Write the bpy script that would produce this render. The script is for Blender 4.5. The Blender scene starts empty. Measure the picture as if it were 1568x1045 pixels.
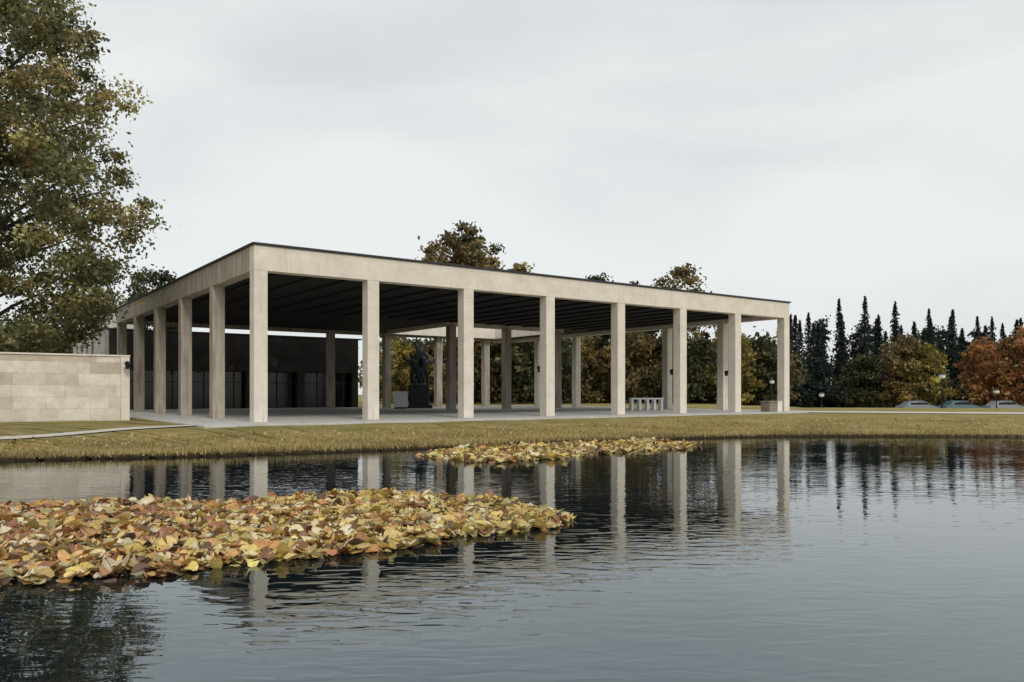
import bpy, bmesh, math, numpy as np
from mathutils import Vector, Matrix
R=np.random.default_rng(7)
scene=bpy.context.scene
W0=bpy.data.worlds.new("World"); scene.world=W0; W0.use_nodes=True
scene.view_settings.view_transform='Standard'; scene.view_settings.look='None'; scene.view_settings.exposure=0

# ------------------------------------------------------------------ camera
cd=bpy.data.cameras.new("camera"); cam=bpy.data.objects.new("camera",cd); scene.collection.objects.link(cam)
cam.location=(0,0,1.5); cam.rotation_euler=(math.radians(90),0,0)
cd.lens=28; cd.sensor_width=36; cd.shift_y=0.0515; cd.clip_end=5000; cd.clip_start=0.05
scene.camera=cam

# ------------------------------------------------------------------ node helpers
class NT:
    def __init__(s,name):
        s.m=bpy.data.materials.new(name); s.m.use_nodes=True; s.t=s.m.node_tree; s.n=s.t.nodes; s.l=s.t.links
        s.b=s.n["Principled BSDF"]
    def new(s,ty,**k):
        x=s.n.new(ty)
        for a,v in k.items(): setattr(x,a,v)
        return x
    def link(s,a,b): s.l.new(a,b)
    def coord(s,kind='Object',scale=(1,1,1),rot=(0,0,0)):
        tc=s.new('ShaderNodeTexCoord'); mp=s.new('ShaderNodeMapping')
        mp.inputs['Scale'].default_value=scale; mp.inputs['Rotation'].default_value=rot
        s.link(tc.outputs[kind],mp.inputs[0]); return mp.outputs[0]
    def noise(s,vec,scale,detail=4,rough=.55,dist=0):
        n=s.new('ShaderNodeTexNoise'); n.inputs['Scale'].default_value=scale; n.inputs['Detail'].default_value=detail
        n.inputs['Roughness'].default_value=rough; n.inputs['Distortion'].default_value=dist
        s.link(vec,n.inputs['Vector']); return n.outputs['Fac']
    def ramp(s,fac,stops):
        r=s.new('ShaderNodeValToRGB'); e=r.color_ramp.elements
        while len(e)<len(stops): e.new(.5)
        for i,(p,c) in enumerate(stops):
            e[i].position=p; e[i].color=(*c,1) if len(c)==3 else c
        s.link(fac,r.inputs[0]); return r.outputs[0]
    def mix(s,fac,a,b,mode='MIX'):
        m=s.new('ShaderNodeMix',data_type='RGBA',blend_type=mode)
        for i,v in ((0,fac),(6,a),(7,b)):
            if isinstance(v,(int,float)): m.inputs[i].default_value=v
            elif isinstance(v,tuple): m.inputs[i].default_value=(*v,1)
            else: s.link(v,m.inputs[i])
        return m.outputs[2]
    def bump(s,h,strength=.3,dist=.02):
        b=s.new('ShaderNodeBump'); b.inputs['Strength'].default_value=strength; b.inputs['Distance'].default_value=dist
        s.link(h,b.inputs['Height']); s.link(b.outputs[0],s.b.inputs['Normal']); return b
    def col(s,c):
        if isinstance(c,tuple): s.b.inputs['Base Color'].default_value=(*c,1)
        else: s.link(c,s.b.inputs['Base Color'])
    def rough(s,v): s.b.inputs['Roughness'].default_value=v

def simple(name,c,rough=.6,var=.25,scale=6,metal=0):
    m=NT(name); v=m.coord(); f=m.noise(v,scale,5)
    m.col(m.ramp(f,[(.3,tuple(x*(1-var) for x in c)),(.7,tuple(min(1,x*(1+var)) for x in c))]))
    m.rough(rough); m.b.inputs['Metallic'].default_value=metal
    return m.m

def concrete(name,base,stain):
    m=NT(name); v=m.coord()
    f=m.noise(v,1.3,8,.65); f2=m.noise(v,14,6,.7)
    vs=m.coord(scale=(3.0,3.0,.35)); st=m.noise(vs,1.6,6,.6)
    c=m.ramp(f,[(.3,tuple(x*.80 for x in base)),(.7,tuple(x*1.08 for x in base))])
    c=m.mix(m.ramp(f2,[(.35,(.0,)*3),(.75,(.35,)*3)]),c,tuple(x*.72 for x in base))
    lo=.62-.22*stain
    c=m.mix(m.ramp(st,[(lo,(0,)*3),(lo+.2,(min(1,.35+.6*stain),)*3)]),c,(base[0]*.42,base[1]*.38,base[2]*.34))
    sp=m.new('ShaderNodeSeparateXYZ'); tc=m.new('ShaderNodeTexCoord'); m.link(tc.outputs['Object'],sp.inputs[0])
    md=m.new('ShaderNodeMath',operation='PINGPONG'); md.inputs[1].default_value=.68; m.link(sp.outputs[2],md.inputs[0])
    lt=m.new('ShaderNodeMath',operation='LESS_THAN'); lt.inputs[1].default_value=.007; m.link(md.outputs[0],lt.inputs[0])
    c=m.mix(lt.outputs[0],c,tuple(x*.78 for x in base))
    m.col(c); m.rough(.85); m.bump(f2,.35,.01); return m.m
M_conc=concrete("pale_concrete",(.76,.69,.595),.2)
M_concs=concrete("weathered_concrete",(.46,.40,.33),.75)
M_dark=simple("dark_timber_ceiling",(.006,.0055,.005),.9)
M_roof=simple("roofing_felt",(.03,.032,.036),.8)
M_black=simple("black_metal",(.02,.022,.025),.4,.2,6,.6)
M_white=simple("white_paint",(.74,.75,.76),.5,.06)
M_glassd=simple("dark_glass",(.008,.009,.010),.15,.2)
M_chapel=simple("chapel_render",(.55,.53,.49),.85,.15,2)
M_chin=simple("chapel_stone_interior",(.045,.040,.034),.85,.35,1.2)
M_bark=simple("bark",(.05,.042,.034),.9,.4,8)
M_lens=simple("lamp_opal_glass",(.7,.72,.72),.25,.05)

def brickmat(name,c1,c2,mort,bw,bh,vertical,msize=.012,bumpd=.01,sq=1.35):
    m=NT(name); tc=m.new('ShaderNodeTexCoord'); sp=m.new('ShaderNodeSeparateXYZ'); cb=m.new('ShaderNodeCombineXYZ')
    m.link(tc.outputs['Object'],sp.inputs[0]); m.link(sp.outputs[0],cb.inputs[0]); m.link(sp.outputs[2 if vertical else 1],cb.inputs[1])
    b=m.new('ShaderNodeTexBrick'); m.link(cb.outputs[0],b.inputs['Vector'])
    b.inputs['Scale'].default_value=1; b.inputs['Brick Width'].default_value=bw; b.inputs['Row Height'].default_value=bh
    b.inputs['Mortar Size'].default_value=msize; b.inputs['Mortar Smooth'].default_value=.3; b.inputs['Bias'].default_value=-.1
    b.offset=.37; b.squash=sq; b.squash_frequency=3
    b.inputs['Color1'].default_value=(*c1,1); b.inputs['Color2'].default_value=(*c2,1); b.inputs['Mortar'].default_value=(*mort,1)
    v=m.coord(); f=m.noise(v,2.2,8,.65); f2=m.noise(v,25,5,.7)
    c=m.mix(1.0,b.outputs[0],m.ramp(f,[(.25,(.72,.70,.66)),(.7,(1.08,1.07,1.05))]),'MULTIPLY')
    c=m.mix(.35,c,m.ramp(f2,[(.3,(.6,.58,.55)),(.7,(1.1,1.1,1.1))]),'MULTIPLY')
    m.col(c); m.rough(.85); m.bump(f2,.3,bumpd); return m.m
M_ashlar=brickmat("limestone_ashlar",(.78,.74,.66),(.52,.44,.35),(.46,.43,.37),1.1,.46,True,.006,.01,1.6)
M_paver=brickmat("stone_paving",(.60,.60,.58),(.52,.52,.50),(.30,.28,.26),.9,.6,False)

def attrmat(name,rough=.6,trans=0.0,spec=.3):
    m=NT(name); a=m.new('ShaderNodeAttribute'); a.attribute_name='Col'
    v=m.coord(); f=m.noise(v,30,3)
    c=m.mix(1.0,a.outputs['Color'],m.ramp(f,[(.3,(.75,.75,.75)),(.7,(1.2,1.2,1.2))]),'MULTIPLY')
    m.col(c); m.rough(rough); m.b.inputs['Specular IOR Level'].default_value=spec
    if trans>0:
        tr=m.new('ShaderNodeBsdfTranslucent'); m.link(c,tr.inputs[0]); mx=m.new('ShaderNodeMixShader'); mx.inputs[0].default_value=trans
        m.link(m.b.outputs[0],mx.inputs[1]); m.link(tr.outputs[0],mx.inputs[2]); m.link(mx.outputs[0],m.n['Material Output'].inputs[0])
    return m.m
M_leaf=attrmat("foliage",.6,.35); M_lily=attrmat("lily_leaf",.38,.15,.5); M_blade=attrmat("grass_blade",.7,.2)

# ------------------------------------------------------------------ mesh helpers
def empty(name,loc=(0,0,0),rz=0):
    e=bpy.data.objects.new(name,None); e.location=loc; e.rotation_euler=(0,0,rz); scene.collection.objects.link(e); return e
def obj(name,me,parent=None,mat=None,smooth=False):
    o=bpy.data.objects.new(name,me); scene.collection.objects.link(o)
    if mat: me.materials.append(mat)
    if parent: o.parent=parent
    if smooth: me.polygons.foreach_set('use_smooth',[True]*len(me.polygons))
    return o
def fastmesh(name,V,F,col=None):
    me=bpy.data.meshes.new(name); V=np.asarray(V,np.float32); F=np.asarray(F,np.int32); k=F.shape[1]
    me.vertices.add(len(V)); me.vertices.foreach_set('co',V.ravel())
    me.loops.add(F.size); me.loops.foreach_set('vertex_index',F.ravel())
    me.polygons.add(len(F)); me.polygons.foreach_set('loop_start',np.arange(0,F.size,k,dtype=np.int32))
    try: me.polygons.foreach_set('loop_total',np.full(len(F),k,np.int32))
    except Exception: pass
    if col is not None:
        a=me.attributes.new('Col','FLOAT_COLOR','POINT'); c=np.ones((len(V),4),np.float32); c[:,:3]=col; a.data.foreach_set('color',c.ravel())
    me.update(calc_edges=True); me.validate(); return me
def boxes(name,bl,mat,parent=None,bevel=.012):
    V=[];F=[]
    for (x0,x1,y0,y1,z0,z1) in bl:
        b=len(V); V+=[(x0,y0,z0),(x1,y0,z0),(x1,y1,z0),(x0,y1,z0),(x0,y0,z1),(x1,y0,z1),(x1,y1,z1),(x0,y1,z1)]
        F+=[(b,b+3,b+2,b+1),(b+4,b+5,b+6,b+7),(b,b+1,b+5,b+4),(b+1,b+2,b+6,b+5),(b+2,b+3,b+7,b+6),(b+3,b,b+4,b+7)]
    me=bpy.data.meshes.new(name); me.from_pydata(V,[],F); o=obj(name,me,parent,mat)
    if bevel: 
        m=o.modifiers.new('bev','BEVEL'); m.width=bevel; m.segments=2; m.limit_method='ANGLE'
    return o
class Tubes:
    def __init__(s): s.V=[];s.F=[]
    def add(s,p0,p1,r0,r1,n=7):
        p0=Vector(p0);p1=Vector(p1);d=(p1-p0)
        if d.length<1e-5: return
        d.normalize(); a=d.orthogonal().normalized(); b=d.cross(a); k=len(s.V)
        for p,r in((p0,r0),(p1,r1)):
            for i in range(n):
                t=2*math.pi*i/n; s.V.append(tuple(p+a*math.cos(t)*r+b*math.sin(t)*r))
        for i in range(n): s.F.append((k+i,k+(i+1)%n,k+n+(i+1)%n,k+n+i))
        s.F.append(tuple(k+i for i in range(n))[::-1]); s.F.append(tuple(k+n+i for i in range(n)))
    def obj(s,name,mat,parent=None):
        me=bpy.data.meshes.new(name); me.from_pydata(s.V,[],s.F); return obj(name,me,parent,mat)
def uvsphere(name,c,r,mat,parent=None,sc=(1,1,1)):
    me=bpy.data.meshes.new(name); bm=bmesh.new(); bmesh.ops.create_uvsphere(bm,u_segments=16,v_segments=10,radius=r)
    for v in bm.verts: v.co=Vector((v.co.x*sc[0]+c[0],v.co.y*sc[1]+c[1],v.co.z*sc[2]+c[2]))
    bm.to_mesh(me); bm.free(); return obj(name,me,parent,mat,True)

# ------------------------------------------------------------------ pond shoreline
ctrl=np.array([(-36,6),(-24,10.5),(-16,15),(-11.4,17.6),(-7.5,18.9),(-3.2,21),(.3,23.4),(4.6,25.8),(9.5,27.6),(17,27.4),(30,25),(44,20),
 (50,11),(40,3),(20,1.2),(5,1.0),(-8,1.0),(-20,.8),(-34,.6)],float)
def catmull(P,n):
    out=[];m=len(P)
    for i in range(m):
        p0,p1,p2,p3=P[(i-1)%m],P[i],P[(i+1)%m],P[(i+2)%m]
        for t in np.linspace(0,1,n,endpoint=False):
            out.append(.5*((2*p1)+(-p0+p2)*t+(2*p0-5*p1+4*p2-p3)*t*t+(-p0+3*p1-3*p2+p3)*t**3))
    return np.array(out)
shore=catmull(ctrl,60)
i=np.arange(len(shore)); shore+= (0.05*np.sin(i*.9)+.06*np.sin(i*.37+1)+.04*np.sin(i*2.3))[:,None]*np.array([[.2,1]])
CEN=np.array([3.,12.])
ang=np.arctan2(shore[:,1]-CEN[1],shore[:,0]-CEN[0]); rad=np.hypot(*(shore-CEN).T)
o_=np.argsort(ang); angS=np.concatenate([ang[o_]-2*np.pi,ang[o_],ang[o_]+2*np.pi]); radS=np.tile(rad[o_],3)
def sdist(x,y):
    P=np.stack([x,y],-1).astype(np.float32); S=shore[::2].astype(np.float32); out=np.empty(len(P))
    for a in range(0,len(P),8000):
        q=P[a:a+8000]; d=((q[:,None,:]-S[None])**2).sum(-1); out[a:a+8000]=np.sqrt(d.min(1))
    th=np.arctan2(y-CEN[1],x-CEN[0]); r=np.hypot(x-CEN[0],y-CEN[1])
    return np.where(r<np.interp(th,angS,radS)-1e-4,-out,out)
def ss(x): x=np.clip(x,0,1); return x*x*(3-2*x)
def gz(x,y,d=None):
    if d is None: d=sdist(x,y)
    z=np.where(d<0,-.7*ss(-d/1.0),.09*ss(d/.18)+.33*ss(d/8.5))
    z=z+.012*np.sin(x*1.3+y*.7)*ss(d/2)*ss((14-d)/6)
    z=z-1.2*ss((y-60)/26)*ss((x-22)/14)
    return z
ks=[-.95,-.5,-.2,-.08,-.03,-.01,0,.003,.006,.01,.016,.025,.04,.06,.09,.13,.18,.25,.33,.42,.52,.65,.8,1,1.3,1.7,2.2,3,4,5.5,8,12,20,40,80]
n=len(shore); V=[];F=[]
for k in ks: V.append(CEN+(shore-CEN)*(1+k))
V=np.concatenate(V); d=sdist(V[:,0],V[:,1]); z=gz(V[:,0],V[:,1],d)
V3=np.column_stack([V,z])
idx=np.arange(n); nx=(idx+1)%n
for r in range(len(ks)-1): F.append(np.column_stack([r*n+idx,r*n+nx,(r+1)*n+nx,(r+1)*n+idx]))
F=np.concatenate(F)[:,::-1]
sh=np.zeros((len(V3),3)); sh[:]=(1-ss((d-.05)/.35))[:,None]
me=fastmesh("ground",V3,F,sh)
m=NT("autumn_grass_ground"); v=m.coord()
f1=m.noise(v,.55,6,.65);f2=m.noise(v,3.0,8,.7);f3=m.noise(v,40,6,.75)
c=m.ramp(f1,[(.33,(.22,.195,.065)),(.5,(.37,.30,.12)),(.66,(.50,.385,.205))])
c=m.mix(m.ramp(f2,[(.35,(0,)*3),(.7,(.8,)*3)]),c,(.19,.175,.06))
c=m.mix(.7,c,m.ramp(f3,[(.3,(.45,.43,.4)),(.7,(1.3,1.28,1.2))]),'MULTIPLY')
a=m.new('ShaderNodeAttribute'); a.attribute_name='Col'
c=m.mix(a.outputs['Fac'],c,(.035,.024,.014))
m.col(c); m.rough(.95); m.bump(f3,.8,.05); m.b.inputs['Specular IOR Level'].default_value=.1
ground=obj("ground",me,None,m.m,True)

# ------------------------------------------------------------------ water
me=bpy.data.meshes.new("pond_water")
hull=CEN+(shore[::6]-CEN)*1.012
me.from_pydata([(x,y,0) for x,y in hull],[],[tuple(range(len(hull)))])
m=NT("pond_water"); v=m.coord(scale=(.8,1.5,1)); v2=m.coord(scale=(.6,1.7,1),rot=(0,0,.15))
n1=m.noise(v,.9,2,.5,.4); n2=m.noise(v2,4.6,1.5,.45,.6)
msk=m.noise(m.coord(scale=(.35,.8,1)),.45,3)
ad=m.new('ShaderNodeMath',operation='MULTIPLY_ADD'); ad.inputs[1].default_value=.8
m.link(n1,ad.inputs[0])
mu=m.new('ShaderNodeMath',operation='MULTIPLY'); m.link(n2,mu.inputs[0]); m.link(m.ramp(msk,[(.36,(.3,)*3),(.64,(1.2,)*3)]),mu.inputs[1])
m.link(mu.outputs[0],ad.inputs[2]); m.bump(ad.outputs[0],1.0,.0046)
m.col((.006,.010,.012)); m.rough(.0); m.b.inputs['IOR'].default_value=2.15; m.b.inputs['Specular Tint'].default_value=(.68,.88,1,1)
obj("pond_water",me,None,m.m)

# ------------------------------------------------------------------ building frame
RZ=math.atan2(.585,.811); C=np.array([-9.36,28.9])
D1=np.array([.811,.585]); D2=np.array([-.585,.811])
def TS(t,s): return C+D1*t+D2*s
hall=empty("monument_hall",(C[0],C[1],0),RZ)
FZ=.46; SZ=6.0; TZ=6.92; LT=32.0; LS=27.6
fr=[.25+4.5*k for k in range(8)]
w=.25
boxes("front_columns",[(t-w,t+w,0,.5,FZ,SZ) for t in fr],M_conc,hall)
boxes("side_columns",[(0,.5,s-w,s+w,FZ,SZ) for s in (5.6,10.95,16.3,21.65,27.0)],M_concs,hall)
boxes("far_side_columns",[(LT-.5,LT,s-w,s+w,FZ,SZ) for s in (4.8,9.6,14.4,19.3,24.2)],M_conc,hall)
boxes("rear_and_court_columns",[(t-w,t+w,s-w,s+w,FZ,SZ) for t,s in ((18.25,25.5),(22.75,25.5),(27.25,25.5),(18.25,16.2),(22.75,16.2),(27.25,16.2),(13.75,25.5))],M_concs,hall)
boxes("front_fascia",[(0,LT,0,.5,SZ+.003,TZ)],M_conc,hall)
boxes("end_fascia",[(LT-.5,LT,.503,LS,SZ+.003,TZ)],M_conc,hall)
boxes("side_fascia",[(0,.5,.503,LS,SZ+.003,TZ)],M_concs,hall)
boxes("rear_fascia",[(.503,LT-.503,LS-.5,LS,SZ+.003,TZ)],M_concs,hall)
ct=(18.3,27.6); cs=(16.5,24.6)
boxes("court_fascia",[(ct[0],ct[1],cs[0]-.3,cs[0],SZ-.02,TZ),(ct[0],ct[1],cs[1],cs[1]+.3,SZ-.02,TZ),
  (ct[0]-.3,ct[0]-.003,cs[0]-.3,cs[1]+.3,SZ-.02,TZ),(ct[1]+.003,ct[1]+.3,cs[0]-.3,cs[1]+.3,SZ-.02,TZ)],M_conc,hall)
cl=[(.503,ct[0]-.303,.503,LS-.503),(ct[1]+.303,LT-.503,.503,LS-.503),(ct[0]-.3,ct[1]+.3,.503,cs[0]-.303),(ct[0]-.3,ct[1]+.3,cs[1]+.303,LS-.503)]
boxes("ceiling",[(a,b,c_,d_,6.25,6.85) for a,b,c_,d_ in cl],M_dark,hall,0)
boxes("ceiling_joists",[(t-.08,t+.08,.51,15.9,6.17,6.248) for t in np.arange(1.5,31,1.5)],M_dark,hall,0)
o=.07
boxes("roof_edge",[(-o,LT+o,-o,cs[0]-.2,TZ+.002,TZ+.085),(-o,LT+o,cs[1]+.2,LS+o,TZ+.002,TZ+.085),(-o,ct[0]-.2,cs[0]-.198,cs[1]+.198,TZ+.002,TZ+.085),(ct[1]+.2,LT+o,cs[0]-.198,cs[1]+.198,TZ+.002,TZ+.085)],M_roof,hall,.01)
boxes("floor",[(-2.3,34,-2.2,28.4,.2,FZ)],M_paver,hall,.01)
lan=Tubes(); 
def lantern(x,y,z,dx,dy):
    lan.add((x,y,z+.05),(x+dx*.32,y+dy*.32,z+.09),.018,.015); cx,cy=x+dx*.34,y+dy*.34
    lan.add((cx,cy,z+.1),(cx,cy,z+.02),.03,.17,12); lan.add((cx,cy,z+.02),(cx,cy,z-.16),.11,.07,12); lan.add((cx,cy,z-.16),(cx,cy,z-.20),.12,.10,12)
lantern(.5,.25,2.72,1,0)
for t in fr[1:]: lantern(t,.5,2.72,0,1)
for s in (5.6,10.95,16.3): lantern(.5,s,2.72,1,0)
for t in (18.25,22.75): lantern(t,16.45,2.72,0,1)
lan.obj("lanterns",M_black,hall)

# ------------------------------------------------------------------ chapel
ch=empty("chapel_building",(C[0],C[1],0),RZ)
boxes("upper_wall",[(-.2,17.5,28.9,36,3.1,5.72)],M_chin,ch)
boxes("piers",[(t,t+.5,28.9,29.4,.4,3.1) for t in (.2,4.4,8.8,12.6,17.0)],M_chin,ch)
boxes("glazing",[(.1,17.4,29.6,29.7,.4,3.1)],M_glassd,ch,0)
boxes("glazing_bars",[(t,t+.07,29.52,29.6,.4,3.1) for t in np.arange(.7,17,1.05)]+[(.1,17.4,29.5,29.58,2.3,2.36)],simple("bronze_frame",(.06,.05,.04),.5),ch,0)
boxes("side_wall",[(-.45,-.2,28.9,32,.4,5.72),(-.45,-.2,32,62,.4,3.0),(-.45,-.2,32,36,5.2,5.72),(-.45,-.2,36,62,5.2,6.2)]+[(-.45,-.2,s,s+1.5,3.0,5.2) for s in np.arange(32,61,2.6)],M_chapel,ch)
boxes("side_windows",[(-.3,-.25,32,61.8,3.0,5.2)],M_glassd,ch,0)
boxes("rear_block",[(-.2,17.5,36.01,62,.4,6.2)],M_chapel,ch)
boxes("chapel_roof",[(-.6,17.8,28.85,36,5.722,5.82),(-.6,17.8,36.01,62.2,6.202,6.33)],M_roof,ch)
boxes("clerestory_block",[(1,3.4,37,44,6.33,8.3)],M_chapel,ch)

# ------------------------------------------------------------------ garden wall
gw=empty("stone_wall",(C[0],C[1],0),RZ)
boxes("ashlar_face",[(-24,-3.28,6.6,7.15,.3,3.0)],M_ashlar,gw)
boxes("end_pier",[(-3.277,-2.95,6.57,7.18,.3,3.0)],M_conc,gw)
boxes("coping",[(-24,-2.93,6.55,7.2,3.002,3.07)],M_conc,gw)
tb=Tubes(); tb.add((-3.1,6.57,2.75),(-3.1,6.25,2.8),.02,.02); tb.add((-3.1,6.22,2.82),(-3.1,6.22,2.72),.03,.17,12); tb.add((-3.1,6.22,2.72),(-3.1,6.22,2.5),.1,.07,12); tb.obj("wall_lantern",M_black,gw)

# ------------------------------------------------------------------ paths
def ribbon(name,pts,width,mat,lift=.03):
    P=np.array(pts,float); L=np.concatenate([[0],np.cumsum(np.hypot(*np.diff(P,axis=0).T))]); q=np.arange(0,L[-1],.5)
    X=np.interp(q,L,P[:,0]);Y=np.interp(q,L,P[:,1]); kk=np.ones(9)/9
    if len(X)>20:
        X[4:-4]=np.convolve(X,kk,'valid');Y[4:-4]=np.convolve(Y,kk,'valid')
    T=np.stack([np.gradient(X),np.gradient(Y)],-1); T/=np.hypot(*T.T)[:,None]; N=np.stack([-T[:,1],T[:,0]],-1)
    m_=9; V=[]
    for j in range(m_): V.append(np.stack([X,Y],-1)+N*width*(j/(m_-1)-.5))
    V=np.concatenate(V); z=gz(V[:,0],V[:,1])+lift; n=len(X); i=np.arange(n-1)
    F=np.concatenate([np.column_stack([j*n+i,j*n+i+1,(j+1)*n+i+1,(j+1)*n+i]) for j in range(m_-1)])[:,::-1]
    return obj(name,fastmesh(name,np.column_stack([V,z]),F),None,mat,True)
M_gravel=simple("gravel_path",(.52,.48,.42),.95,.2,12)
ribbon("gravel_path",[(-10.3,28.2),(-11.8,24.6),(-14.0,21.2),(-19,16.9),(-27,12.8)],.7,M_gravel)
ribbon("gravel_path",[(17,47.2),(20,45.8),(30,42.5),(45,38.5),(70,34)],4.2,M_gravel)
M_asph=simple("asphalt",(.05,.05,.052),.9,.2,10)
ribbon("asphalt_road",[(25,91),(60,91),(140,91)],7,M_asph,.04)

# ------------------------------------------------------------------ foliage generators
def leafquads(Cn,size,asp=.6):
    n=len(Cn); a=R.normal(size=(n,3)); a/=np.linalg.norm(a,axis=1)[:,None]; b=R.normal(size=(n,3)); b=np.cross(a,b); b/=np.linalg.norm(b,axis=1)[:,None]
    s=(size*R.uniform(.6,1.3,n))[:,None]
    V=np.stack([Cn+a*s,Cn+b*s*asp,Cn-a*s,Cn-b*s*asp],1).reshape(-1,3); return V
def pick(pal,n):
    pal=np.array(pal,float); w=pal[:,3]/pal[:,3].sum(); return pal[R.choice(len(pal),n,p=w)][:,:3]
class Foliage:
    def __init__(s): s.V=[];s.C=[];s.T=Tubes()
    def leaves(s,P,size,col,asp=.6): s.V.append(leafquads(P,size,asp)); s.C.append(np.repeat(col,4,axis=0))
    def broad(s,x,y,z0,z1,prof,ncl,per,clr,size,pal,base=0.3,tr=.3,limbs=14,lobes=.16,cv=.35):
        fs=[p[0] for p in prof]; rs=[p[1] for p in prof]
        f=R.uniform(0,1,ncl*3); rr=np.interp(f,fs,rs); keep=R.uniform(0,1,ncl*3)<(rr/rr.max())**1.3; f=f[keep][:ncl]; k=len(f)
        th=R.uniform(0,2*np.pi,k); ph=R.uniform(0,6,3)
        rr=np.interp(f,fs,rs)*(1+lobes*np.sin(3*th+ph[0]+5*f)+lobes*np.sin(5*th+ph[1]-9*f)+.6*lobes*np.sin(14*f+ph[2]+2*th))
        q=rr*R.uniform(0,1,k)**.42
        cc=np.stack([x+q*np.cos(th),y+q*np.sin(th),z0+f*(z1-z0)],-1)
        ci=np.repeat(np.arange(k),per); sc=R.uniform(.5,1.25,k)
        off=R.normal(size=(k*per,3))*clr*sc[ci][:,None]*np.array([1,1,.62])
        col=pick(pal,k)[ci]*.5+pick(pal,k*per)*.5; br=np.exp(R.normal(0,cv,k))[ci]*np.exp(R.normal(0,.25,k*per))  # per-clump brightness paints light and dark shading into the leaf colours
        s.leaves(cc[ci]+off,size,col*br[:,None])
        hh=z0+(z1-z0)*.8; s.T.add((x,y,base-.1),(x,y,z0+.2*(z1-z0)),tr,tr*.75); s.T.add((x,y,z0+.2*(z1-z0)),(x+.2,y,hh),tr*.75,tr*.15)
        for i in R.choice(k,min(limbs,k),replace=False):
            e=cc[i]; zb=max(base+1,e[2]-.5*np.hypot(e[0]-x,e[1]-y)-.5); zb=min(zb,hh-.5); r0=tr*.35
            mid=((x+e[0])/2,(y+e[1])/2,zb*.4+e[2]*.6-.1); s.T.add((x,y,zb),mid,r0,r0*.6,5); s.T.add(mid,tuple(e),r0*.6,.015,5)
    def spruce(s,x,y,h,r,n,size,pal,z0=0):
        f=R.uniform(0,1,n)**1.15; nb=int(h*.9); p=R.uniform(0,6,2); th=R.uniform(0,2*np.pi,n)
        lay=np.floor(f*nb+.5*np.sin(th*2+p[0]))/nb*.22+f*.78
        rr=r*(1-f)**.8*(.7+.3*np.sin(th*4+np.floor(f*nb)*2.4+p[1]))*R.uniform(.7,1.15,n)+.05; q=rr*R.uniform(.02,1,n)**.6
        z=z0+.3+(h-.3)*lay-q*.3+R.normal(0,.25,n)*(1-f)
        P=np.stack([x+q*np.cos(th),y+q*np.sin(th),z],-1)
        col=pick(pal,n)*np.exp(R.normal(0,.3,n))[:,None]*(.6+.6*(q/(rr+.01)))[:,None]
        half=f<.6
        for hm,sz in((half,size),(~half,size*.72)): s.leaves(P[hm],sz,col[hm],.45)
        s.T.add((x,y,z0-.3),(x,y,z0+h*.95),.2,.03,5)
    def finish(s,name):
        e=empty(name); V=np.concatenate(s.V); c=np.concatenate(s.C); F=np.arange(len(V)).reshape(-1,4)
        obj("crown",fastmesh("crown",V,F,np.clip(c,0.003,.7)),e,M_leaf); 
        if s.T.V: s.T.obj("trunk",M_bark,e)
        return e
olive=[(.19,.185,.08,4),(.135,.15,.08,3.4),(.27,.22,.085,2.4),(.42,.27,.09,.35)]
oak=[(.17,.125,.05,4),(.10,.095,.045,3),(.28,.18,.055,2)]
yel=[(.27,.21,.05,3),(.16,.15,.05,3),(.30,.19,.05,1)]
org=[(.34,.14,.05,3),(.22,.11,.045,3),(.26,.18,.06,1.5)]
grn=[(.05,.06,.028,4),(.065,.065,.028,2),(.11,.095,.04,1)]
con=[(.018,.030,.024,4),(.028,.042,.030,2),(.03,.035,.022,1)]
T=Foliage(); T.broad(-25.4,36,3.0,25,[(0,4.8),(.1,6.7),(.33,8.1),(.5,7.5),(.62,7.0),(.75,5.3),(.9,3.4),(1,.6)],940,130,.43,.115,olive,.3,.42,70,.07,.32); T.finish("birch_tree")
for (x,y,top,r,p) in ((-5.2,85,19.3,4.9,oak),):
    T=Foliage(); T.broad(x,y,8,top,[(0,3.2),(.35,r),(.7,r*.85),(.9,r*.55),(1,.5)],190,70,.5,.24,p,.3,.4,20,.14); T.finish("oak_tree")
for (x,y,top,r,p) in ((20.7,95,16.6,4.6,oak),(10,95,15.7,2.4,grn),(14.8,97,14.6,2.0,grn),(1.0,90,15.9,2.6,yel)):
    T=Foliage(); T.broad(x,y,5,top,[(0,r*.7),(.4,r),(.75,r*.8),(.92,r*.5),(1,.4)],130,60,.5,.25,p,.3,.3,14,.14); T.finish("oak_tree")
T=Foliage(); T.broad(-35.8,80,7,13.8,[(0,1.6),(.4,2.4),(.75,2.6),(1,1)],60,80,.42,.2,grn,.3,.25,14,.25); T.finish("pine_tree")
T=Foliage()
for (x,y,top,r,p) in ((-43,68,6.8,3.2,yel),(-50,70,8.5,4,yel),(-37.5,66,7.3,2.2,grn),(-58,74,10,4,grn),(-66,70,9,4,oak),(-40,75,6.0,3,grn)):
    T.broad(x,y,1.2,top,[(0,r*.7),(.4,r),(.75,r*.8),(1,.4)],80,60,.45,.22,p,.3,.2,10,.2)
T.finish("distant_shrubs")
T=Foliage(); x=-14.5
pals=[grn,oak,grn,yel,grn,oak,grn,grn,yel,grn]
while x<31:
    y=R.uniform(84,100); h=R.uniform(7.6,9.8); r=R.uniform(2.4,3.8)
    T.broad(x,y,1.0,h,[(0,r*.8),(.4,r),(.75,r*.75),(1,.4)],70,50,.55,.26,pals[int(R.integers(len(pals)))],.3,.2,8,.2); x+=R.uniform(1.6,2.8)
for x in np.arange(-14,33,2.2):
    T.broad(x,R.uniform(101,106),.2,R.uniform(6,8.5),[(0,2.4),(.5,2.5),(1,1)],40,45,.6,.3,grn,.3,.15,2,.2)
T.finish("autumn_tree_belt")
T=Foliage()
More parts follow.
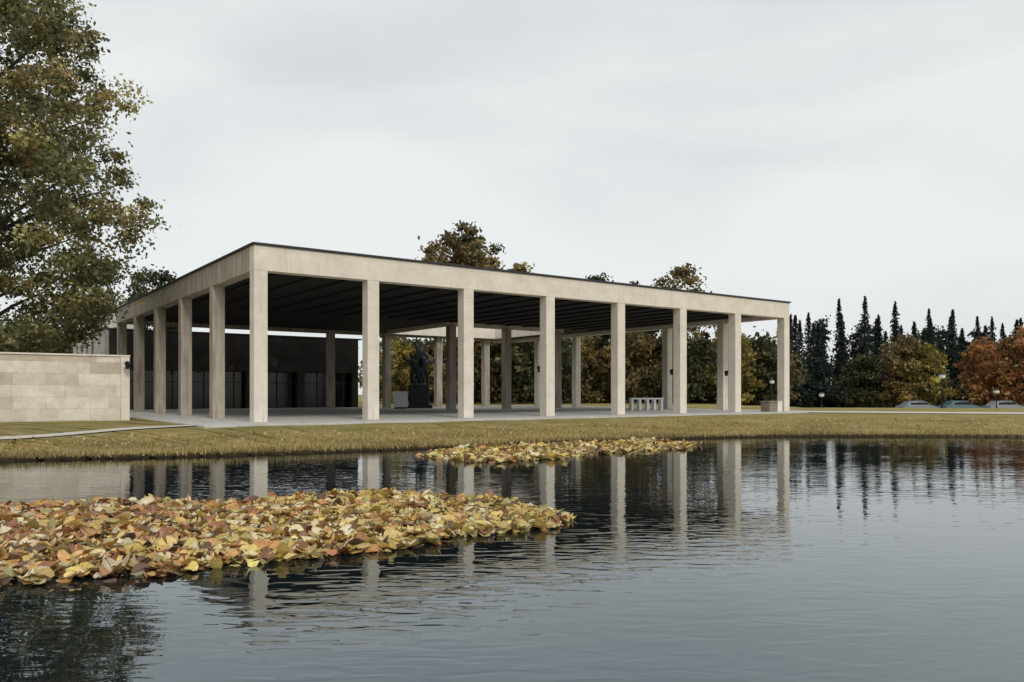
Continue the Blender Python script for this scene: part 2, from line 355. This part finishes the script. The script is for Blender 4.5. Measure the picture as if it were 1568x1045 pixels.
for row,(yy,step) in enumerate(((116,2.5),(126,2.5),(138,2.6))):
    x=.335*yy
    while x<122:
        h=R.uniform(9.6,14.4)+(1.4 if x<56 else 0)+row*.8
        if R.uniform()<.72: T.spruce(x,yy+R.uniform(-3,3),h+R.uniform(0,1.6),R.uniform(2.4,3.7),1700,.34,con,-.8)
        else:
            r=R.uniform(1.8,2.8); T.broad(x,yy+R.uniform(-3,3),2.0,h,[(0,r*.8),(.5,r),(.8,r*.8),(1,.5)],70,36,.5,.27,con,-.8,.2,8,.25)
        x+=step*R.uniform(.6,1.4)
for x in np.arange(36,120,2.6): T.broad(x,111,-.6,R.uniform(2.5,4.5),[(0,1.8),(.5,2),(1,.6)],30,36,.5,.28,con,-.8,.15,2,.2)
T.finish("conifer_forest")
T=Foliage()
for (x,y,top,r,p) in ((48.3,98,9.0,2.9,oak),(50.5,97,7.2,2.4,yel),(44.5,101,6.2,2.2,grn),(57.5,97,8.4,3.2,org),(61.5,96,9.2,3.2,org),(66,98,9.6,3.6,org),(72,97,9.0,3.4,org),(80,98,9,4,yel),(88,98,9,4,org)):
    T.broad(x,y,.3,top,[(0,r*.8),(.4,r),(.75,r*.75),(1,.4)],110,55,.5,.23,p,-.8,.2,10,.2)
T.finish("autumn_tree_row")

# ------------------------------------------------------------------ floating lily leaves
def p2w(px,py): Y=1830/(py-603); return ((px-784)/1220*Y,Y)
def inpoly(P,poly):
    x,y=P.T; ins=np.zeros(len(P),bool); j=len(poly)-1
    for i in range(len(poly)):
        xi,yi=poly[i];xj,yj=poly[j]
        c=((yi>y)!=(yj>y))&(x<(xj-xi)*(y-yi)/(yj-yi+1e-12)+xi); ins^=c; j=i
    return ins
th=np.linspace(.25,2*np.pi-.25,11); TP=np.concatenate([[[0.05,0]],np.stack([np.cos(th),np.sin(th)*.86],-1)])
def lilies(name,poly,dens,size,seed):
    P=np.array(poly); lo=P.min(0);hi=P.max(0); N=int((hi-lo).prod()*dens); Q=R.uniform(lo,hi,(N,2)); Q=Q[inpoly(Q,poly)]
    Q=Q+R.normal(0,.07,Q.shape)
    g=np.sin(Q[:,0]*2.1+seed)+np.sin(Q[:,1]*3.7+Q[:,0]*1.1)+np.sin(Q[:,0]*5.3-Q[:,1]*2.2)*.6; Q=Q[(g>-2.0)|(R.uniform(size=len(Q))<.3)]
    n=len(Q); s=size*R.uniform(.5,1.2,n); yaw=R.uniform(0,2*np.pi,n); tilt=np.abs(R.normal(0,.32,n)).clip(0,1.1); tz=R.uniform(0,2*np.pi,n)
    c1=R.normal(.1,.35,n);c2=R.normal(.15,.4,n);c3=R.normal(0,.3,n); wv=R.uniform(0,.14,n)
    x=np.tile(TP[:,0],(n,1)); y=np.tile(TP[:,1],(n,1)); rim=np.hypot(x,y)
    z=c1[:,None]*x*x+c2[:,None]*y*y+c3[:,None]*x*y+wv[:,None]*np.sin(5*np.arctan2(y,x)+tz[:,None])*rim
    L=np.stack([x,y*R.uniform(.65,1,n)[:,None],z],-1)*s[:,None,None]
    cy,sy=np.cos(yaw)[:,None],np.sin(yaw)[:,None]; X=L[...,0]*cy-L[...,1]*sy; Y=L[...,0]*sy+L[...,1]*cy; Z=L[...,2]
    a=tilt[:,None]; Y2=Y*np.cos(a)-Z*np.sin(a); Z2=Y*np.sin(a)+Z*np.cos(a)
    ct_,st_=np.cos(tz)[:,None],np.sin(tz)[:,None]; X3=X*ct_-Y2*st_; Y3=X*st_+Y2*ct_
    base=R.uniform(0.0,.035,n)+s*np.sin(tilt)*.4+.004
    Vt=np.stack([X3+Q[:,0:1],Y3+Q[:,1:2],Z2+base[:,None]],-1).reshape(-1,3)
    pal=[(.66,.48,.14,3.4),(.72,.53,.18,3.2),(.52,.45,.16,2.2),(.54,.27,.10,1.8),(.30,.13,.06,1.3),(.78,.66,.40,2.8),(.16,.09,.05,1)]
    palr=[(.56,.30,.11,3),(.36,.15,.065,2.8),(.68,.45,.16,2.6),(.76,.64,.42,2.8),(.44,.37,.14,1.0),(.14,.08,.05,1.4)]
    mixf=ss((-2.0-Q[:,0]+R.normal(0,1.0,n))/2.5); A=pick(pal,n);B=pick(palr,n); ch_=(R.uniform(size=n)<mixf)[:,None]; col=np.where(ch_,B,A)*np.exp(R.normal(0,.18,n))[:,None]
    rimf=np.clip(rim/1.0,0,1)[0]; col=col[:,None,:]*(1.08-.28*rimf)[None,:,None]+0*rim[...,None]
    k=len(TP); f=np.array([(0,i,i+1) for i in range(1,k-1)]); F=(f[None]+(np.arange(n)*k)[:,None,None]).reshape(-1,3)
    return obj(name,fastmesh(name,Vt,F,np.clip(col,0,.85).reshape(-1,3)),None,M_lily,True)
pA=[p2w(*q) for q in ((-260,785),(0,780),(150,773),(380,772),(470,764),(520,758),(650,760),(760,768),(850,788),(872,797),(840,810),(700,826),(640,838),(560,846),(450,858),(300,873),(150,886),(0,900),(-300,930))]
lilies("water_lily_leaves",pA,290,.088,.4)
pB=[p2w(*q) for q in ((648,698),(720,687),(800,684),(900,680),(1000,675),(1072,682),(1040,689),(940,694),(850,704),(760,709),(690,706))]
lilies("water_lily_leaves",pB,90,.115,1.4)

# ------------------------------------------------------------------ grass blades + fallen leaves on bank
n=90000; Sidx=R.integers(0,60*12,n); S=shore[Sidx]; u=R.uniform(0,1,n)**1.5*.42
P=CEN+(S-CEN)*(1+u)[:,None]+R.normal(0,.12,(n,2)); d=sdist(P[:,0],P[:,1])
tl=(P-C)@D1; sl=(P-C)@D2; ok=(d>.08)&~((tl>-2.4)&(tl<34.1)&(sl>-2.3))&(P[:,0]>-22)&(P[:,0]<32); P=P[ok];d=d[ok]; z=gz(P[:,0],P[:,1],d); n=len(P)
h=R.uniform(.03,.09,n)*(1+1.0*(d<.5)); aa=R.uniform(0,2*np.pi,n); wd=.012; ln=R.normal(0,.03,(n,2))
A=np.column_stack([P[:,0]-np.cos(aa)*wd,P[:,1]-np.sin(aa)*wd,z-.01]);B=np.column_stack([P[:,0]+np.cos(aa)*wd,P[:,1]+np.sin(aa)*wd,z-.01]);Cc=np.column_stack([P+ln,z+h])
V=np.stack([A,B,Cc],1).reshape(-1,3); col=pick([(.41,.31,.115,4),(.26,.23,.08,3),(.54,.43,.23,2.4),(.2,.15,.06,1)],n)
pt=.75+.45*ss(.5+.5*(np.sin(P[:,0]*.9+P[:,1]*.5)*np.sin(P[:,1]*1.3-P[:,0]*.35))); col=col*pt[:,None]
obj("grass",fastmesh("grass",V,np.arange(3*n).reshape(-1,3),np.repeat(col,3,axis=0)),None,M_blade)
n=3400; Sidx=R.integers(0,60*12,n); S=shore[Sidx]; P=CEN+(S-CEN)*(1+R.uniform(0,.5,n))[:,None]; d=sdist(P[:,0],P[:,1]); ok=(d>.1); P=P[ok];d=d[ok]
tl=(P-C)@D1; sl=(P-C)@D2; onp=((tl>-2.3)&(tl<34)&(sl>-2.2)); z=np.where(onp,FZ,gz(P[:,0],P[:,1],d))+.03
V=leafquads(np.column_stack([P,z]),.05); col=pick([(.5,.32,.1,3),(.38,.17,.06,2),(.6,.5,.3,1)],len(P))
obj("fallen_leaves",fastmesh("fallen_leaves",V,np.arange(len(V)).reshape(-1,4),np.repeat(col,4,axis=0)),None,M_lily)

# ------------------------------------------------------------------ bronze statue group
M_bronze=simple("patinated_bronze",(.012,.018,.021),.6,.5,5,.0)
st=empty("bronze_statue",(*TS(19.0,21.8),FZ),RZ-.55)
boxes("pedestal",[(-.95,.95,-.7,.7,0,.25),(-.72,.72,-.6,.6,.25,1.7)],M_bronze,st,.04)
def figure(name,base,lean,sc,armL,armR,kneel=0):
    J={'pel':(0,0,.95),'ch':(lean[0]*.3,lean[1]*.3,1.25),'nk':(lean[0]*.55,lean[1]*.55,1.52),'hd':(lean[0]*.7,lean[1]*.7,1.7),'ht':(lean[0]*.8,lean[1]*.8,1.82),
       'hl':(-.12,0,.9),'kl':(-.15,-.15+kneel*-.2,.5),'al':(-.15,.05,.06),'hr':(.12,0,.9),'kr':(.16,.05,.48),'ar':(.18,.22,.06),
       'sl':(lean[0]*.5-.2,lean[1]*.5,1.45),'sr':(lean[0]*.5+.2,lean[1]*.5,1.45),'el':armL[0],'wl':armL[1],'er':armR[0],'wr':armR[1]}
    rad={'pel':.19,'ch':.22,'nk':.08,'hd':.12,'ht':.08,'hl':.14,'kl':.11,'al':.08,'hr':.14,'kr':.11,'ar':.08,'sl':.1,'sr':.1,'el':.07,'wl':.05,'er':.07,'wr':.05}
    E=[('pel','ch'),('ch','nk'),('nk','hd'),('hd','ht'),('pel','hl'),('hl','kl'),('kl','al'),('pel','hr'),('hr','kr'),('kr','ar'),('ch','sl'),('sl','el'),('el','wl'),('ch','sr'),('sr','er'),('er','wr')]
    ks_=list(J); me=bpy.data.meshes.new(name); me.from_pydata([tuple(base[i]+J[k][i]*sc for i in range(3)) for k in ks_],[(ks_.index(a),ks_.index(b)) for a,b in E],[])
    o=obj(name,me,st,M_bronze); o.modifiers.new('skin','SKIN'); 
    for i,k in enumerate(ks_): me.skin_vertices[0].data[i].radius=(rad[k]*sc,)*2
    me.skin_vertices[0].data[0].use_root=True
    sb=o.modifiers.new('sub','SUBSURF'); sb.levels=1; sb.render_levels=1
figure("figure_reaching",(0,0,2.55),(.15,0,0),1.25,((-.25,0,1.72),(-.1,0,1.95)),((.4,0,1.7),(.42,0,2.0)))
figure("figure_rising",(.35,-.25,1.7),(.3,0,0),1.2,((-.1,.1,1.7),(.05,.1,2.0)),((.6,0,1.3),(.6,0,1.6)))
figure("figure_leaning",(-.35,-.2,1.7),(-.2,.1,0),1.2,((-.5,0,1.45),(-.6,0,1.8)),((.15,0,1.8),(.25,.1,2.05)),.5)
figure("figure_lifting",(.05,.3,1.7),(0,.1,0),1.3,((-.35,.1,1.6),(-.15,.1,1.95)),((.35,.1,1.6),(.2,.1,1.95)))
figure("figure_crouching",(-.1,-.45,1.3),(.1,-.3,0),1.0,((-.35,-.2,1.1),(-.3,-.3,.8)),((.35,-.1,1.2),(.4,-.1,1.5)),1)

# ------------------------------------------------------------------ small objects
nb=empty("notice_cabinet",(-7.7,55,FZ),RZ*.4)
boxes("cabinet",[(-.48,.48,-.16,.16,.12,1.2)],M_white,nb); boxes("door_frame",[(-.42,.42,-.175,-.163,.2,1.12)],simple("pale_panel",(.66,.68,.69),.5,.1),nb,0); boxes("plinth",[(-.42,.42,-.14,.14,0,.12)],M_black,nb)
tb=empty("stone_table",(8.5,50.5,FZ),.1)
boxes("top",[(-1.05,1.05,-.35,.35,.68,.78)],M_white,tb); boxes("legs",[(x-.07,x+.07,-.3,.3,0,.68) for x in (-.95,-.45,.05,.5,.95)],M_white,tb)
pl=empty("stone_plinth",(15.05,46.3,FZ),RZ)
boxes("block",[(-.55,.15,-.3,.3,0,.55),(-.6,.2,-.35,.35,.552,.62)],simple("brown_stone",(.22,.18,.15),.8,.2),pl); boxes("pale_block",[(.25,.7,-.28,.28,0,.62)],M_conc,pl)
def lamp(x,y,z0,h,r=.17):
    e=empty("street_lamp",(x,y,z0)); t=Tubes(); t.add((0,0,0),(0,0,.25),.07,.05,10); t.add((0,0,.25),(0,0,h-r),.04,.03,10); t.add((0,0,h-r*.8),(0,0,h-r*.6),.05,r*.7,12)
    t.add((0,0,h+r*.55),(0,0,h+r*1.15),r*1.15,.02,14); t.obj("post",M_black,e); uvsphere("globe",(0,0,h),r,M_lens,e,(1,1,.85))
lamp(15.4,47.2,FZ,1.75,.15); lamp(32.4,60,.4,2.4,.24); lamp(24.1,62,.4,1.0,.2); lamp(36.8,60.5,.3,1.35,.2)
def car(x,y,z,rz,colr):
    e=empty("parked_car",(x,y,z),rz); paint=simple("car_paint",colr,.3,.05)
    prof=[(-2.15,.3),(-2.2,.65),(-2.1,.88),(-1.75,.95),(-1.2,1.38),(-.6,1.46),(.4,1.44),(1.15,1.0),(1.9,.86),(2.15,.66),(2.2,.32)]
    me=bpy.data.meshes.new("body"); bm=bmesh.new(); L=[];Rr=[]
    for px,pz in prof:
        wv=.86 if pz<1.0 else .66; L.append(bm.verts.new((px,-wv,pz)));Rr.append(bm.verts.new((px,wv,pz)))
    bm.faces.new(L);bm.faces.new(Rr[::-1])
    for i in range(len(prof)): j=(i+1)%len(prof); bm.faces.new((L[j],L[i],Rr[i],Rr[j]))
    bm.to_mesh(me);bm.free(); o=obj("body",me,e,paint); b=o.modifiers.new('b','BEVEL'); b.width=.05;b.segments=2
    boxes("windows",[(-1.15,.75,-.775,.775,1.0,1.3)],M_glassd,e,.04)
    t=Tubes()
    for px in(-1.35,1.35):
        for s_ in(-1,1): t.add((px,s_*.7,.32),(px,s_*.9,.32),.32,.32,16)
    t.obj("wheels",M_black,e)
for i,(x,cc) in enumerate(((45.6,(.10,.13,.15)),(50.4,(.05,.10,.12)),(55.4,(.16,.18,.2)),(60.1,(.07,.13,.15)),(64.9,(.14,.16,.18)),(69.8,(.04,.05,.06)))):
    car(x,89.5,-.735,.05*(i%2),cc)

# ------------------------------------------------------------------ light
el=math.radians(38); az=math.atan2(-.86,.40)
sd=bpy.data.lights.new("sun",'SUN'); sd.energy=1.5; sd.angle=math.radians(16); sd.color=(1,.95,.87)
sun=bpy.data.objects.new("sun",sd); scene.collection.objects.link(sun)
dv=Vector((math.cos(el)*math.cos(az),math.cos(el)*math.sin(az),math.sin(el))); sun.rotation_euler=dv.to_track_quat('Z','Y').to_euler()
nt=W0.node_tree; N=nt.nodes; bg=N['Background']
sky=N.new('ShaderNodeTexSky'); sky.sky_type='NISHITA'; sky.sun_disc=False; sky.sun_elevation=el; sky.sun_rotation=math.pi/2-az; sky.air_density=1; sky.dust_density=3
tc=N.new('ShaderNodeTexCoord'); mp=N.new('ShaderNodeMapping'); mp.inputs['Scale'].default_value=(1,1,3.2); nt.links.new(tc.outputs['Generated'],mp.inputs[0])
no=N.new('ShaderNodeTexNoise'); no.inputs['Scale'].default_value=1.7; no.inputs['Detail'].default_value=5; no.inputs['Roughness'].default_value=.45; no.inputs['Distortion'].default_value=.3; nt.links.new(mp.outputs[0],no.inputs[0])
cr=N.new('ShaderNodeValToRGB'); e=cr.color_ramp.elements; e[0].position=.33; e[0].color=(.66,.70,.715,1); e[1].position=.6; e[1].color=(.84,.87,.865,1); nt.links.new(no.outputs['Fac'],cr.inputs[0])
vm=N.new('ShaderNodeVectorMath'); vm.operation='SCALE'; vm.inputs['Scale'].default_value=10.2; nt.links.new(cr.outputs[0],vm.inputs[0])
mx=N.new('ShaderNodeMix'); mx.data_type='RGBA'; mx.inputs[0].default_value=.94; nt.links.new(sky.outputs[0],mx.inputs[6]); nt.links.new(vm.outputs[0],mx.inputs[7])
nt.links.new(mx.outputs[2],bg.inputs[0]); bg.inputs[1].default_value=.1
